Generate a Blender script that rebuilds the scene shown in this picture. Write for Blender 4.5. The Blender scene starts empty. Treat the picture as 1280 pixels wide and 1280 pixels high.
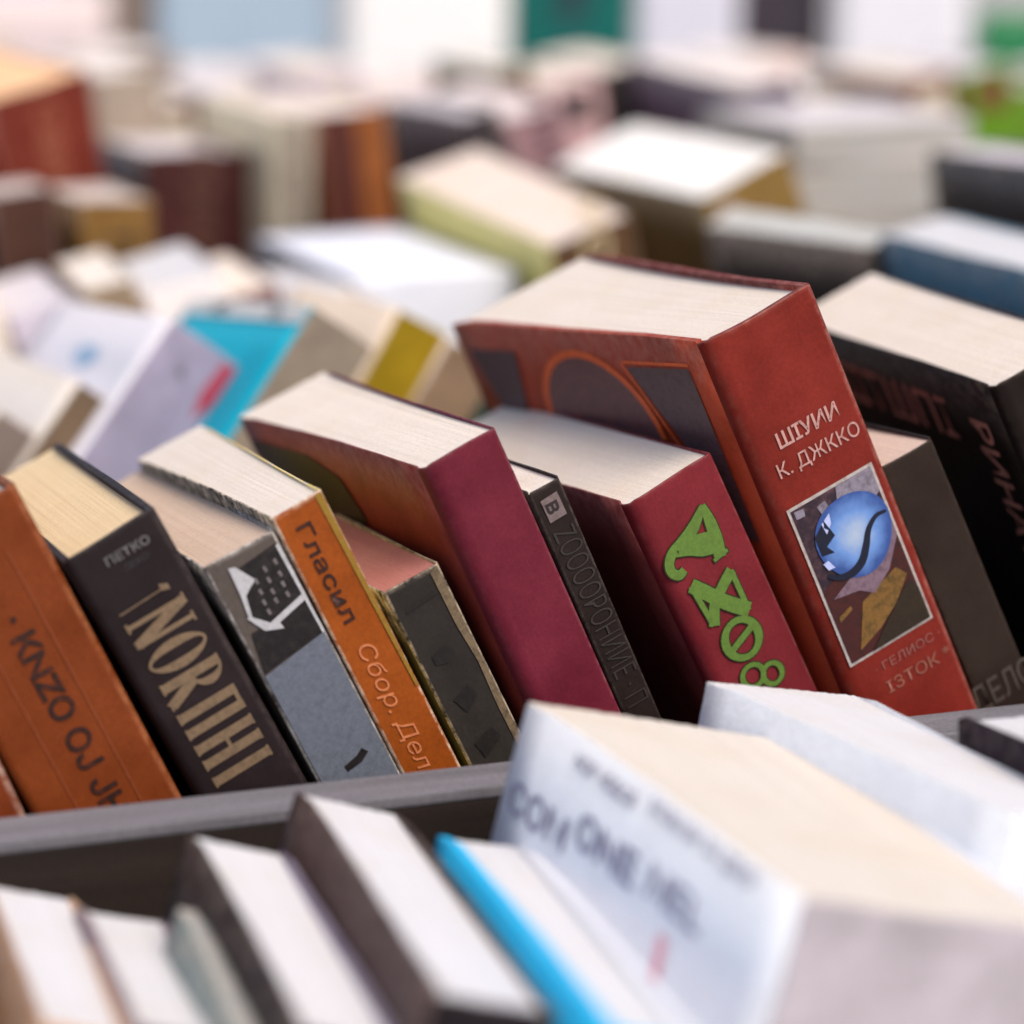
import bpy, bmesh, math, random
from mathutils import Matrix, Vector
R = math.radians
sc = bpy.context.scene
COL = sc.collection

# ------------------------------------------------------------------ camera, sky, sun, exposure
cd = bpy.data.cameras.new('camera')
cam = bpy.data.objects.new('camera', cd); COL.objects.link(cam); sc.camera = cam
cd.sensor_fit = 'HORIZONTAL'; cd.sensor_width = 24.0; cd.lens = 60.2
cd.clip_start = 0.02; cd.clip_end = 3000
yaw_, pit_, rol_ = R(19.5875), R(16.0340), R(1.0925)
F_ = Vector((math.sin(yaw_)*math.cos(pit_), math.cos(yaw_)*math.cos(pit_), -math.sin(pit_)))
X_ = Vector((math.cos(yaw_), -math.sin(yaw_), 0)); U_ = X_.cross(F_)
X2 = X_*math.cos(rol_) + U_*math.sin(rol_); U2 = U_*math.cos(rol_) - X_*math.sin(rol_)
M_ = Matrix((X2, U2, -F_)).transposed().to_4x4(); M_.translation = Vector((-0.31625, -0.58058, 0.24983))
cam.matrix_world = M_
cd.dof.use_dof = True; cd.dof.focus_distance = 0.702; cd.dof.aperture_fstop = 3.1
cd.dof.aperture_blades = 9

SUN_EL, SUN_AZ = R(56), R(-72)          # azimuth measured from +X, counter-clockwise
w = bpy.data.worlds.new('World'); sc.world = w; w.use_nodes = True
nt = w.node_tree; nt.nodes.clear()
sky = nt.nodes.new('ShaderNodeTexSky'); sky.sky_type = 'NISHITA'; sky.sun_disc = False
sky.sun_elevation = SUN_EL; sky.sun_rotation = math.pi/2 - SUN_AZ
sky.air_density = 1.0; sky.dust_density = 3.6; sky.ozone_density = 0.6
bg = nt.nodes.new('ShaderNodeBackground'); bg.inputs['Strength'].default_value = 0.105
wo = nt.nodes.new('ShaderNodeOutputWorld')
nt.links.new(sky.outputs[0], bg.inputs['Color']); nt.links.new(bg.outputs[0], wo.inputs['Surface'])
sl = bpy.data.lights.new('sun', 'SUN'); sl.energy = 1.75; sl.angle = R(40); sl.color = (1.0, 0.88, 0.74)
so = bpy.data.objects.new('sun', sl); COL.objects.link(so)
sd = Vector((math.cos(SUN_EL)*math.cos(SUN_AZ), math.cos(SUN_EL)*math.sin(SUN_AZ), math.sin(SUN_EL)))
so.rotation_euler = sd.to_track_quat('Z', 'Y').to_euler(); so.location = sd*5
sc.cycles.max_bounces = 14; sc.cycles.diffuse_bounces = 8
sc.view_settings.view_transform = 'Standard'; sc.view_settings.look = 'None'
sc.view_settings.exposure = 0.70; sc.view_settings.gamma = 1.0

# ------------------------------------------------------------------ materials
def s2l(c):
    return tuple((v/12.92 if v <= 0.04045 else ((v+0.055)/1.055)**2.4) for v in c)
_m = {}
def base_nodes(name, rough, spec):
    m = bpy.data.materials.new(name); m.use_nodes = True
    t = m.node_tree; b = t.nodes['Principled BSDF']
    b.inputs['Roughness'].default_value = rough
    b.inputs['Specular IOR Level'].default_value = spec
    return m, t, b
def mix(t, a, b_, fac, blend='MIX'):
    n = t.nodes.new('ShaderNodeMix'); n.data_type = 'RGBA'; n.blend_type = blend
    if isinstance(fac, (int, float)): n.inputs[0].default_value = fac
    else: t.links.new(fac, n.inputs[0])
    for i, v in ((6, a), (7, b_)):
        if isinstance(v, tuple): n.inputs[i].default_value = (*v[:3], 1)
        else: t.links.new(v, n.inputs[i])
    return n.outputs[2]
def noise(t, vec, scale, detail=3, rough=.6):
    n = t.nodes.new('ShaderNodeTexNoise'); n.inputs['Scale'].default_value = scale
    n.inputs['Detail'].default_value = detail; n.inputs['Roughness'].default_value = rough
    if vec is not None: t.links.new(vec, n.inputs['Vector'])
    return n.outputs['Fac']
def ramp(t, fac, lo, hi):
    n = t.nodes.new('ShaderNodeMapRange'); n.inputs['From Min'].default_value = lo; n.inputs['From Max'].default_value = hi
    t.links.new(fac, n.inputs['Value']); return n.outputs['Result']
def objco(t, scale=(1, 1, 1), off=(0, 0, 0)):
    c = t.nodes.new('ShaderNodeTexCoord'); mp = t.nodes.new('ShaderNodeMapping')
    mp.inputs['Scale'].default_value = scale; mp.inputs['Location'].default_value = off
    t.links.new(c.outputs['Object'], mp.inputs['Vector']); return mp.outputs['Vector']
def bump(t, b, h, strength, dist):
    n = t.nodes.new('ShaderNodeBump'); n.inputs['Strength'].default_value = strength; n.inputs['Distance'].default_value = dist
    t.links.new(h, n.inputs['Height']); t.links.new(n.outputs[0], b.inputs['Normal'])

def cover_mat(col, rough=.5, wear=.6, wearcol=(.62, .52, .44), spec=.15, mottle=.22):
    k = ('c', col, rough, wear, wearcol, spec, mottle)
    if k in _m: return _m[k]
    m, t, b = base_nodes('cover', rough, spec)
    v = objco(t, off=(random.random()*9, random.random()*9, 0))
    n1 = noise(t, v, 55, 4); n2 = noise(t, v, 900, 2); n3 = noise(t, v, 260, 5, .7)
    if max(col) > .5: mottle *= .2
    dark = tuple(c*(1-mottle) for c in col); lite = tuple(min(1, c*(1+mottle*.6)+.004) for c in col)
    c = mix(t, dark, lite, ramp(t, n1, .3, .7))
    g = mix(t, (.90, .90, .90), (1.1, 1.1, 1.1), ramp(t, n2, .3, .7))
    c = mix(t, c, g, 1.0, 'MULTIPLY')
    # rubbed edges: vertex attribute 'wear' broken up by noise
    at = t.nodes.new('ShaderNodeAttribute'); at.attribute_name = 'wear'
    mu = t.nodes.new('ShaderNodeMath'); mu.operation = 'MULTIPLY'
    t.links.new(at.outputs['Fac'], mu.inputs[0]); t.links.new(ramp(t, n3, .38, .66), mu.inputs[1])
    m2 = t.nodes.new('ShaderNodeMath'); m2.operation = 'MULTIPLY'; m2.inputs[1].default_value = wear; m2.use_clamp = True
    t.links.new(mu.outputs[0], m2.inputs[0])
    c = mix(t, c, wearcol, m2.outputs[0])
    # fine scuffs
    v2 = objco(t, (240, 240, 18)); sc1 = ramp(t, noise(t, v2, 1.5, 3), .66, .78)
    mm = t.nodes.new('ShaderNodeMath'); mm.operation = 'MULTIPLY'; mm.inputs[1].default_value = .06*wear
    t.links.new(sc1, mm.inputs[0]); c = mix(t, c, wearcol, mm.outputs[0])
    t.links.new(c, b.inputs['Base Color'])
    bump(t, b, n3, .25, .0004)
    _m[k] = m; return m
def page_mat(col, edge=None):
    k = ('p', col, edge)
    if k in _m: return _m[k]
    m, t, b = base_nodes('paper_edge', .85, .15)
    v = objco(t, (2600, 22, 22)); f = noise(t, v, 1.0, 2, .5)
    v3 = objco(t, (420, 9, 9)); f3 = noise(t, v3, 1.0, 2, .5)
    v2 = objco(t); bl = noise(t, v2, 38, 3); gr = noise(t, v2, 1100, 2)
    c = mix(t, tuple(x*.95 for x in col), tuple(min(.93, x*1.03) for x in col), ramp(t, f, .28, .62))
    c = mix(t, c, mix(t, (.965, .962, .957), (1.015, 1.015, 1.015), ramp(t, f3, .3, .6)), 1.0, 'MULTIPLY')
    e = edge or (col[0]*.97, col[1]*.93, col[2]*.87)
    c = mix(t, c, e, ramp(t, bl, .45, .8))
    c = mix(t, c, mix(t, (.92, .92, .92), (1.06, 1.06, 1.06), ramp(t, gr, .3, .7)), 1.0, 'MULTIPLY')
    t.links.new(c, b.inputs['Base Color']); bump(t, b, f, .3, .0002)
    _m[k] = m; return m
def print_mat(col, fade=.2, under=(.1, .08, .08)):
    k = ('i', col, fade, under)
    if k in _m: return _m[k]
    m, t, b = base_nodes('printed_ink', .55, .3)
    v = objco(t); n = noise(t, v, 420, 4, .7)
    mu = t.nodes.new('ShaderNodeMath'); mu.operation = 'MULTIPLY'; mu.inputs[1].default_value = fade
    t.links.new(ramp(t, n, .45, .72), mu.inputs[0])
    n2 = noise(t, v, 1300, 2)
    cc = mix(t, col, mix(t, (.88, .88, .88), (1.1, 1.1, 1.1), ramp(t, n2, .3, .7)), 1.0, 'MULTIPLY')
    t.links.new(mix(t, cc, under, mu.outputs[0]), b.inputs['Base Color'])
    _m[k] = m; return m
def globe_mat():
    m, t, b = base_nodes('printed_globe', .5, .3)
    c = t.nodes.new('ShaderNodeTexCoord'); mp = t.nodes.new('ShaderNodeMapping')
    t.links.new(c.outputs['Object'], mp.inputs['Vector'])
    mp.inputs['Location'].default_value = (-.0175*1, 0, 0)
    n = noise(t, objco(t), 180, 3)
    g = t.nodes.new('ShaderNodeAttribute'); g.attribute_name = 'wear'
    a = t.nodes.new('ShaderNodeMath'); a.operation = 'ADD'; t.links.new(g.outputs['Fac'], a.inputs[0])
    s = t.nodes.new('ShaderNodeMath'); s.operation = 'MULTIPLY_ADD'; s.inputs[1].default_value = .5; s.inputs[2].default_value = -.25
    t.links.new(n, s.inputs[0]); t.links.new(s.outputs[0], a.inputs[1])
    cr = t.nodes.new('ShaderNodeValToRGB'); e = cr.color_ramp.elements
    e[0].position = .1; e[0].color = (.33, .41, .55, 1); e[1].position = .95; e[1].color = (.03, .07, .25, 1)
    x = e.new(.55); x.color = (.12, .24, .55, 1)
    t.links.new(a.outputs[0], cr.inputs[0]); t.links.new(cr.outputs[0], b.inputs['Base Color'])
    return m
def wood_mat(col, rough=.7):
    m, t, b = base_nodes('painted_board', rough, .25)
    v = objco(t, (6, 90, 90)); n = noise(t, v, 1.5, 4); g = noise(t, objco(t), 700, 2)
    c = mix(t, tuple(x*.7 for x in col), tuple(x*1.2 for x in col), ramp(t, n, .3, .7))
    c = mix(t, c, mix(t, (.85, .85, .85), (1.12, 1.12, 1.12), ramp(t, g, .3, .7)), 1.0, 'MULTIPLY')
    t.links.new(c, b.inputs['Base Color']); bump(t, b, n, .3, .0006); return m
def ground_mat():
    m, t, b = base_nodes('paving', .85, .2)
    v = objco(t); n = noise(t, v, 3, 5); g = noise(t, v, 90, 3)
    c = mix(t, (.30, .29, .29), (.42, .41, .40), ramp(t, n, .3, .7))
    c = mix(t, c, mix(t, (.85, .85, .85), (1.1, 1.1, 1.1), ramp(t, g, .3, .7)), 1.0, 'MULTIPLY')
    t.links.new(c, b.inputs['Base Color']); bump(t, b, g, .4, .004); return m

# ------------------------------------------------------------------ mesh helpers
def link(name, bm_or_me, mat, parent=None, smooth=False):
    if isinstance(bm_or_me, bmesh.types.BMesh):
        me = bpy.data.meshes.new(name); bm_or_me.to_mesh(me); bm_or_me.free()
    else: me = bm_or_me; me.name = name
    if mat: me.materials.append(mat)
    o = bpy.data.objects.new(name, me); COL.objects.link(o)
    if parent: o.parent = parent
    return o
def empty(name, label, cat, group=None):
    o = bpy.data.objects.new(name, None); COL.objects.link(o); o.empty_display_size = .02
    o['label'] = label; o['category'] = cat
    if group: o['group'] = group
    return o
def box_bm(x0, y0, z0, x1, y1, z1, bev=0):
    bm = bmesh.new(); bmesh.ops.create_cube(bm, size=1)
    for v in bm.verts:
        v.co = Vector((x0+(v.co.x+.5)*(x1-x0), y0+(v.co.y+.5)*(y1-y0), z0+(v.co.z+.5)*(z1-z0)))
    if bev: bmesh.ops.bevel(bm, geom=bm.edges[:], offset=bev, segments=2, profile=.6, affect='EDGES')
    return bm
def set_wear(bm, fn):
    L = bm.verts.layers.float.get('wear') or bm.verts.layers.float.new('wear')
    for v in bm.verts: v[L] = fn(v.co)

class Book:
    """local axes: x thickness, y depth away from the spine, z up the spine; origin at the foot of the spine's left edge."""
    def __init__(s, label, geo, cov, page, hard=False, spine=None, left=None, right=None, wear=.6, rough=.5,
                 group='second-hand books standing in the bins', matrix=None, wearcol=(.62, .52, .44), bulge=None, rl=None):
        s.rnd = random.Random(label)
        if matrix is None:
            x, y, z, ya, le, ti, t, d, h, fl = geo
            rot = Matrix.Rotation(R(ya), 4, 'Z') @ Matrix.Rotation(-R(le), 4, 'Y') @ Matrix.Rotation(-R(ti), 4, 'X')
            p = Vector((x, y, z)) - (rot.to_3x3() @ Vector((0, 0, h)))
            matrix = Matrix.Translation(p) @ rot
        else: t, d, h, fl = geo
        s.t, s.d, s.h, s.fl = t, d, h, fl
        s.root = empty('book', label, 'book', group); s.root.matrix_world = matrix
        s.thk = hard if isinstance(hard, float) else .0018 if hard else .0005
        s.over = .0014 if hard else .0003
        s.rad = min(.0022 if hard else .0010, t*.3)
        s.rl = min(t*.35, rl or s.rad); s.rr = s.rad
        s.bul = (.00025 if hard else .0001) if bulge is None else bulge
        cm = lambda c: cover_mat(c, rough, wear, wearcol)
        s.cm = cm
        s._pages(page); s._spine(cm(spine or cov)); s._board('back_cover', 0, cm(left or cov)); s._board('front_cover', 1, cm(right or cov))
    def flare(s, y): return s.fl*(max(0, y)/s.d)**1.5
    def ysp(s, x):
        u = 2*x/s.t-1; return -s.bul*(1-u*u)
    def _pages(s, mat):
        bm = bmesh.new(); rn = s.rnd
        x0, x1 = s.thk, s.t-s.thk; y1 = s.d-s.over; z1 = s.h-s.over; z0 = s.over
        nx = max(10, min(46, int((x1-x0)/.0007))); ny = 10
        off = [rn.gauss(0, .00009) for _ in range(nx+1)]
        sag = rn.uniform(-.0006, .0003); wv = rn.uniform(.0002, .0005); wp = rn.uniform(0, 6)
        def front(x):
            if x < s.rl: return s.thk+s.rl-math.sqrt(max(0, s.rl**2-(s.rl-x)**2))
            if x > t_-s.rr: return s.thk+s.rr-math.sqrt(max(0, s.rr**2-(s.rr-(t_-x))**2))
            return s.thk
        t_ = s.t; Y0 = [front(x0+(x1-x0)*i/nx) for i in range(nx+1)]; yo = [rn.gauss(0, .0002) for _ in range(nx+1)]
        def P(i, y, z):
            u = i/nx; f = s.flare(y); return (x0-f+u*(x1-x0+2*f), y, z)
        top = []
        for i in range(nx+1):
            row = []
            for j in range(ny+1):
                v = j/ny; y = Y0[i]+v*(y1-Y0[i])+(yo[i]*v)
                z = z1-.0003-abs(off[i])*(.4+.6*v)+sag*math.sin(v*math.pi)-wv*(.5+.5*math.sin(v*5+i/nx*3+wp))
                row.append(bm.verts.new(P(i, y, z)))
            top.append(row)
        for i in range(nx):
            for j in range(ny): bm.faces.new((top[i][j], top[i+1][j], top[i+1][j+1], top[i][j+1]))
        bot = [[bm.verts.new(P(i, Y0[i]+(j/ny)*(y1-Y0[i]), z0)) for j in (0, 2, 4, 6, 8, ny)] for i in (0, nx)]
        js = (0, 2, 4, 6, 8, ny)
        for k in range(5):   # side walls follow the flare
            a, b = js[k], js[k+1]
            for side, ii in ((0, 0), (1, nx)):
                vs = [top[ii][q] for q in range(a, b+1)] + [bot[side][k+1], bot[side][k]]
                bm.faces.new(vs if side == 0 else vs[::-1])
        fb = [bm.verts.new(P(i, y1, z0)) for i in range(1, nx)]
        rowb = [bot[0][-1]]+fb+[bot[1][-1]]
        for i in range(nx): bm.faces.new((top[i][ny], top[i+1][ny], rowb[i+1], rowb[i]))
        bm.normal_update(); bmesh.ops.recalc_face_normals(bm, faces=bm.faces[:])
        s.parts = {'top': link('page_block', bm, mat, s.root)}
    def _spine(s, mat):
        bm = bmesh.new(); r, rl, t, th = s.rr, s.rl, s.t, s.thk; nz = 16
        O = []
        for k in range(5):
            a = math.pi/2*k/4; O.append((rl-rl*math.cos(a), rl-rl*math.sin(a)))
        O.append((rl+.0005, s.ysp(rl+.0005)-s.ysp(rl))); nm = max(3, int((t-r-rl)/.003))
        for k in range(1, nm): x = rl+(t-r-rl)*k/nm; O.append((x, s.ysp(x)-s.ysp(r)))
        O.append((t-r-.0005, s.ysp(t-r-.0005)-s.ysp(r)))
        for k in range(5):
            a = math.pi/2*(1-k/4); O.append((t-r+r*math.cos(a), r-r*math.sin(a)))
        n = len(O); I = []
        for k, (x, y) in enumerate(O):
            a = O[max(0, k-1)]; b = O[min(n-1, k+1)]
            tx, ty = b[0]-a[0], b[1]-a[1]; l = math.hypot(tx, ty) or 1
            e = min(th, r*.85); I.append((x-ty/l*e, y+tx/l*e))
        rn = s.rnd; ph = rn.uniform(0, 6)
        W = bm.verts.layers.float.new('wear')
        def ring(L, z, iz, outer):
            out = []
            for k, (x, y) in enumerate(L):
                dy = .00006*math.sin(z*60+ph+k*.4)+.00003*math.sin(z*210+k)
                v = bm.verts.new((x, y+dy, z+(z/s.h)*(.0003*math.sin(x*160+ph)-(.0005 if k < 3 or k > n-4 else 0))))
                edge = ((.3 if k == 2 else 0) if rl > .002 else 1.0) if k in (1, 2, 3) else 1.0 if k in (n-4, n-3, n-2) else 0.0
                v[W] = max(edge*.8, 1.0 if iz == nz else (.35 if iz == nz-1 and True else 0)) if outer else .6
                out.append(v)
            return out
        zs = [s.h*k/(nz-2) for k in range(nz-2)]+[s.h-.0015, s.h-.0005, s.h]
        zs = sorted(set(zs)); nz = len(zs)-1
        ro = [ring(O, z, i if i < nz else 16 if False else i, True) for i, z in enumerate(zs)]
        for v in ro[-1]: v[W] = 1.0
        ri = [ring(I, z, 0, False) for z in (zs[0], zs[-1])]
        for i in range(nz):
            for k in range(n-1):
                f = bm.faces.new((ro[i][k], ro[i][k+1], ro[i+1][k+1], ro[i+1][k])); f.smooth = True
        for k in range(n-1):
            f = bm.faces.new((ri[0][k+1], ri[0][k], ri[1][k], ri[1][k+1]))
            bm.faces.new((ro[-1][k], ro[-1][k+1], ri[1][k+1], ri[1][k]))
            bm.faces.new((ro[0][k+1], ro[0][k], ri[0][k], ri[0][k+1]))
        s.parts['spine'] = link('spine', bm, mat, s.root)
    def _board(s, name, side, mat):
        bm = bmesh.new(); rn = s.rnd; ny, nz = 10, 8; th = s.thk; rad = s.rl if side == 0 else s.rr
        ph = rn.uniform(0, 6); am = rn.uniform(.0002, .0005) if th < .001 else .00015
        W = bm.verts.layers.float.new('wear')
        def pos(y, z, inn):
            v = (y-rad)/(s.d-rad); wv = am*math.sin(v*4+ph)*math.sin(z*22+ph)*v
            x = -s.flare(y)+wv*.5+(th if inn else 0)
            z += (z/s.h)*(.00022*math.sin(y*52+ph)+.00008*math.sin(y*190+2*ph)) - .0006*(z/s.h)*max(0, v-.9)*10
            return (x if side == 0 else s.t-x, y, z)
        G = {}
        for inn in (0, 1):
            for i in range(ny+1):
                for j in range(nz+1):
                    y = rad+(s.d-rad)*i/ny; z = s.h*j/nz
                    if i == ny and j == nz: y -= .0009; z -= .0009
                    v = bm.verts.new(pos(y, z, inn)); G[inn, i, j] = v
                    v[W] = 1.0 if (j == nz or i == ny) else 0.0
        fs = []
        for inn in (0, 1):
            for i in range(ny):
                for j in range(nz):
                    q = (G[inn, i, j], G[inn, i+1, j], G[inn, i+1, j+1], G[inn, i, j+1])
                    f = bm.faces.new(q if (inn == 1) == (side == 0) else q[::-1]); f.smooth = True
        for i in range(ny):
            for j in (0, nz): bm.faces.new((G[0, i, j], G[0, i+1, j], G[1, i+1, j], G[1, i, j]))
        for j in range(nz):
            for i in (0, ny): bm.faces.new((G[0, i, j], G[0, i, j+1], G[1, i, j+1], G[1, i, j]))
        bmesh.ops.recalc_face_normals(bm, faces=bm.faces[:])
        s.parts['left' if side == 0 else 'right'] = link(name, bm, mat, s.root)
    # ---- flat print. face 'spine': a = across from the left edge, b = height; face 'left'/'right': a = depth from spine
    def place(s, face, a, b, layer):
        e = .00035+.00012*layer
        z = s.h+b
        if face == 'spine': return Vector((a, s.ysp(a)-s.ysp(s.rad)-e, z))
        if face == 'left': return Vector((-s.flare(a)-e-.0002, a, z))
        if face == 'right': return Vector((s.t+s.flare(a)+e+.0002, a, z))
        if face == 'top': return Vector((a, b, s.h+e+.0004))
    def polys(s, name, face, polys, mat, layer=0, mm=True, wear=None):
        k = .001 if mm else 1; bm = bmesh.new()
        for q, pl in enumerate(polys):
            vs = [bm.verts.new(s.place(face, p[0]*k, p[1]*k, layer+.02*(q % 7))) for p in pl]
            if len(vs) > 2: bm.faces.new(vs)
        if face != 'top':
            bmesh.ops.triangulate(bm, faces=bm.faces[:])
        want = {'spine': Vector((0, -1, 0)), 'left': Vector((-1, 0, 0)), 'right': Vector((1, 0, 0)), 'top': Vector((0, 0, 1))}[face]
        bm.normal_update()
        bmesh.ops.reverse_faces(bm, faces=[f for f in bm.faces if f.normal.dot(want) < 0])
        return link(name, bm, mat, s.parts[face])
    def text(s, body, face, a, b, size, mat, direction='down', sx=1.0, bold=0.0, layer=0, align='CENTER', name='lettering', slant=0):
        """a, b in mm: the text's anchor; direction down (reads down the spine) / across / up. sx stretches along the reading line."""
        me = text_mesh(body, bold, align)
        cx = a*.001; cz = b*.001; k = size*.001
        for v in me.vertices:
            u, q = v.co.x*k*sx, v.co.y*k; u += slant*q
            if direction == 'down': da, db = q, -u
            elif direction == 'up': da, db = -q, u
            else: da, db = u, q
            if face == 'left': da = -da
            v.co = s.place(face, cx+da, cz+db, layer)
        me.update()
        return link(name, me, mat, s.parts[face])

_tx = {}
def text_mesh(body, bold, align):
    k = (body, bold, align)
    if k not in _tx:
        c = bpy.data.curves.new('t', 'FONT'); c.body = body; c.align_x = align; c.align_y = 'CENTER'; c.size = 1.0; c.offset = bold; c.resolution_u = 4
        o = bpy.data.objects.new('t', c); COL.objects.link(o)
        dg = bpy.context.evaluated_depsgraph_get(); dg.update()
        _tx[k] = bpy.data.meshes.new_from_object(o.evaluated_get(dg))
        bpy.data.objects.remove(o); bpy.data.curves.remove(c)
    return _tx[k].copy()

# serif capitals drawn as pen strokes: unit cap height, returns (polys, width)
def bar(x0, y0, x1, y1, wd):
    dx, dy = x1-x0, y1-y0; l = math.hypot(dx, dy); nx, ny = -dy/l*wd/2, dx/l*wd/2
    return [(x0+nx, y0+ny), (x1+nx, y1+ny), (x1-nx, y1-ny), (x0-nx, y0-ny)]
def arc(cx, cy, rx, ry, a0, a1, w0, w1, n=14):
    out = []
    for k in range(n):
        q = []
        for m in (k, k+1):
            a = R(a0+(a1-a0)*m/n); wd = w0+(w1-w0)*abs(math.cos(a))
            q.append(((cx+(rx+wd/2)*math.cos(a), cy+(ry+w0/2)*math.sin(a)), (cx+(rx-wd/2)*math.cos(a), cy+(ry-w0/2)*math.sin(a))))
        out.append([q[0][0], q[1][0], q[1][1], q[0][1]])
    return out
def serif(ch, T=.22, t=.085):
    s = lambda x: [bar(x-.13, .02, x+.13, .02, .04), bar(x-.13, .98, x+.13, .98, .04)]
    if ch == 'I': return [bar(.16, 0, .16, 1, T)]+s(.16), .34
    if ch == 'N': return [bar(.12, 0, .12, 1, t*1.3), bar(.14, .97, .56, .03, T), bar(.58, 0, .58, 1, t*1.3), bar(0, .98, .22, .98, .04), bar(.46, .98, .7, .98, .04), bar(0, .02, .24, .02, .04)], .70
    if ch == 'O': return arc(.30, .5, .24, .47, 0, 360, .05, T, 24), .62
    if ch == 'R': return [bar(.13, 0, .13, 1, T)]+arc(.22, .74, .24, .23, -90, 90, .05, T*.9, 12)+[bar(.26, .5, .56, .02, T), bar(0, .02, .27, .02, .04), bar(0, .98, .24, .98, .04), bar(.46, .02, .66, .02, .04)], .66
    if ch == 'П': return [bar(.13, 0, .13, 1, T), bar(.52, 0, .52, 1, T), bar(.1, .96, .56, .96, .07), bar(0, .02, .26, .02, .04), bar(.39, .02, .65, .02, .04)], .68
    if ch == 'H': return [bar(.13, 0, .13, 1, T), bar(.52, 0, .52, 1, T), bar(.13, .5, .52, .5, .06)]+s(.13)+s(.52), .68
    return [], .3
def serif_line(bk, word, face, a, b0, cap, pitch, mat, layer=0, stretch=1.0):
    """reads down the spine, tops to the right; a = base line (mm from the left edge), b0 = start height"""
    pl = []; pos = 0
    for ch in word:
        g, wd = serif(ch)
        for p in g: pl.append([(a+cap*y, b0-(pos+x*pitch*stretch)) for x, y in p])
        pos += (wd+.12)*pitch*stretch
    return bk.polys('lettering', face, pl, mat, layer)

# ------------------------------------------------------------------ setting: ground, tables, bins
def structure(o): o['kind'] = 'structure'; return o
bm = bmesh.new(); bmesh.ops.create_grid(bm, x_segments=2, y_segments=2, size=1500)
for v in bm.verts: v.co.z = -1.02
structure(link('ground', bm, ground_mat()))
BOARD = wood_mat((.026, .018, .015)); CAP = wood_mat((.17, .165, .185), .6); PLAIN = wood_mat((.20, .15, .11)); CLOTH = wood_mat((.42, .42, .45), .9)

def table(label, x0, x1, y0, y1, ztop, mat):
    e = empty('trestle_table', label, 'table', 'trestle tables under the bins')
    link('tabletop', box_bm(x0, y0, ztop-.025, x1, y1, ztop, .003), mat, e)
    for px in (x0+.06, x1-.06):
        for py in (y0+.06, y1-.06):
            link('leg', box_bm(px-.025, py-.025, -1.02, px+.025, py+.025, ztop-.0255, .003), mat, e)
    return e
table('long plain table under the near bins of books', -1.0, 1.25, -.34, 1.36, -.172, PLAIN)
table('far plain table behind the bins, books displayed on it', -.4, 1.8, 1.40, 2.0, -.172, CLOTH)

bin_ = empty('book_bin', 'dark wooden bin with grey-topped divider holding the books', 'bin', 'bins')
for nm, b_, m_ in (('floor_board', (-.95, -.30, -.1715, 1.2, -.0005, -.152), BOARD), ('floor_board', (-.95, .0145, -.1715, 1.2, .2055, -.102), BOARD), ('floor_board', (-.95, .2056, -.1715, 1.2, 1.30, -.1225), BOARD),
                   ('front_board', (-.95, -.32, -.1715, 1.2, -.3005, -.06), BOARD), ('back_board', (-.95, 1.301, -.1715, 1.2, 1.32, -.03), BOARD),
                   ('end_board', (-.97, -.32, -.1715, -.9505, 1.32, -.01), BOARD), ('end_board', (1.2005, -.32, -.1715, 1.22, 1.32, -.01), BOARD),
                   ('divider', (-.95, 0, -.1715, 1.2, .0144, -.0035), BOARD), ('top_rail', (-.95, -.0004, -.0033, 1.2, .0148, 0), CAP)):
    link(nm, box_bm(*b_, .0006), m_, bin_)
dv = empty('bin_divider', 'low dark board across the bin behind the main row', 'divider')
link('board', box_bm(-.94, .2062, -.1216, 1.19, .2130, -.035, .0006), BOARD, dv)
link('top_rail', box_bm(-.94, .2060, -.0348, 1.19, .2132, -.031, .0005), CAP, dv)


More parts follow.
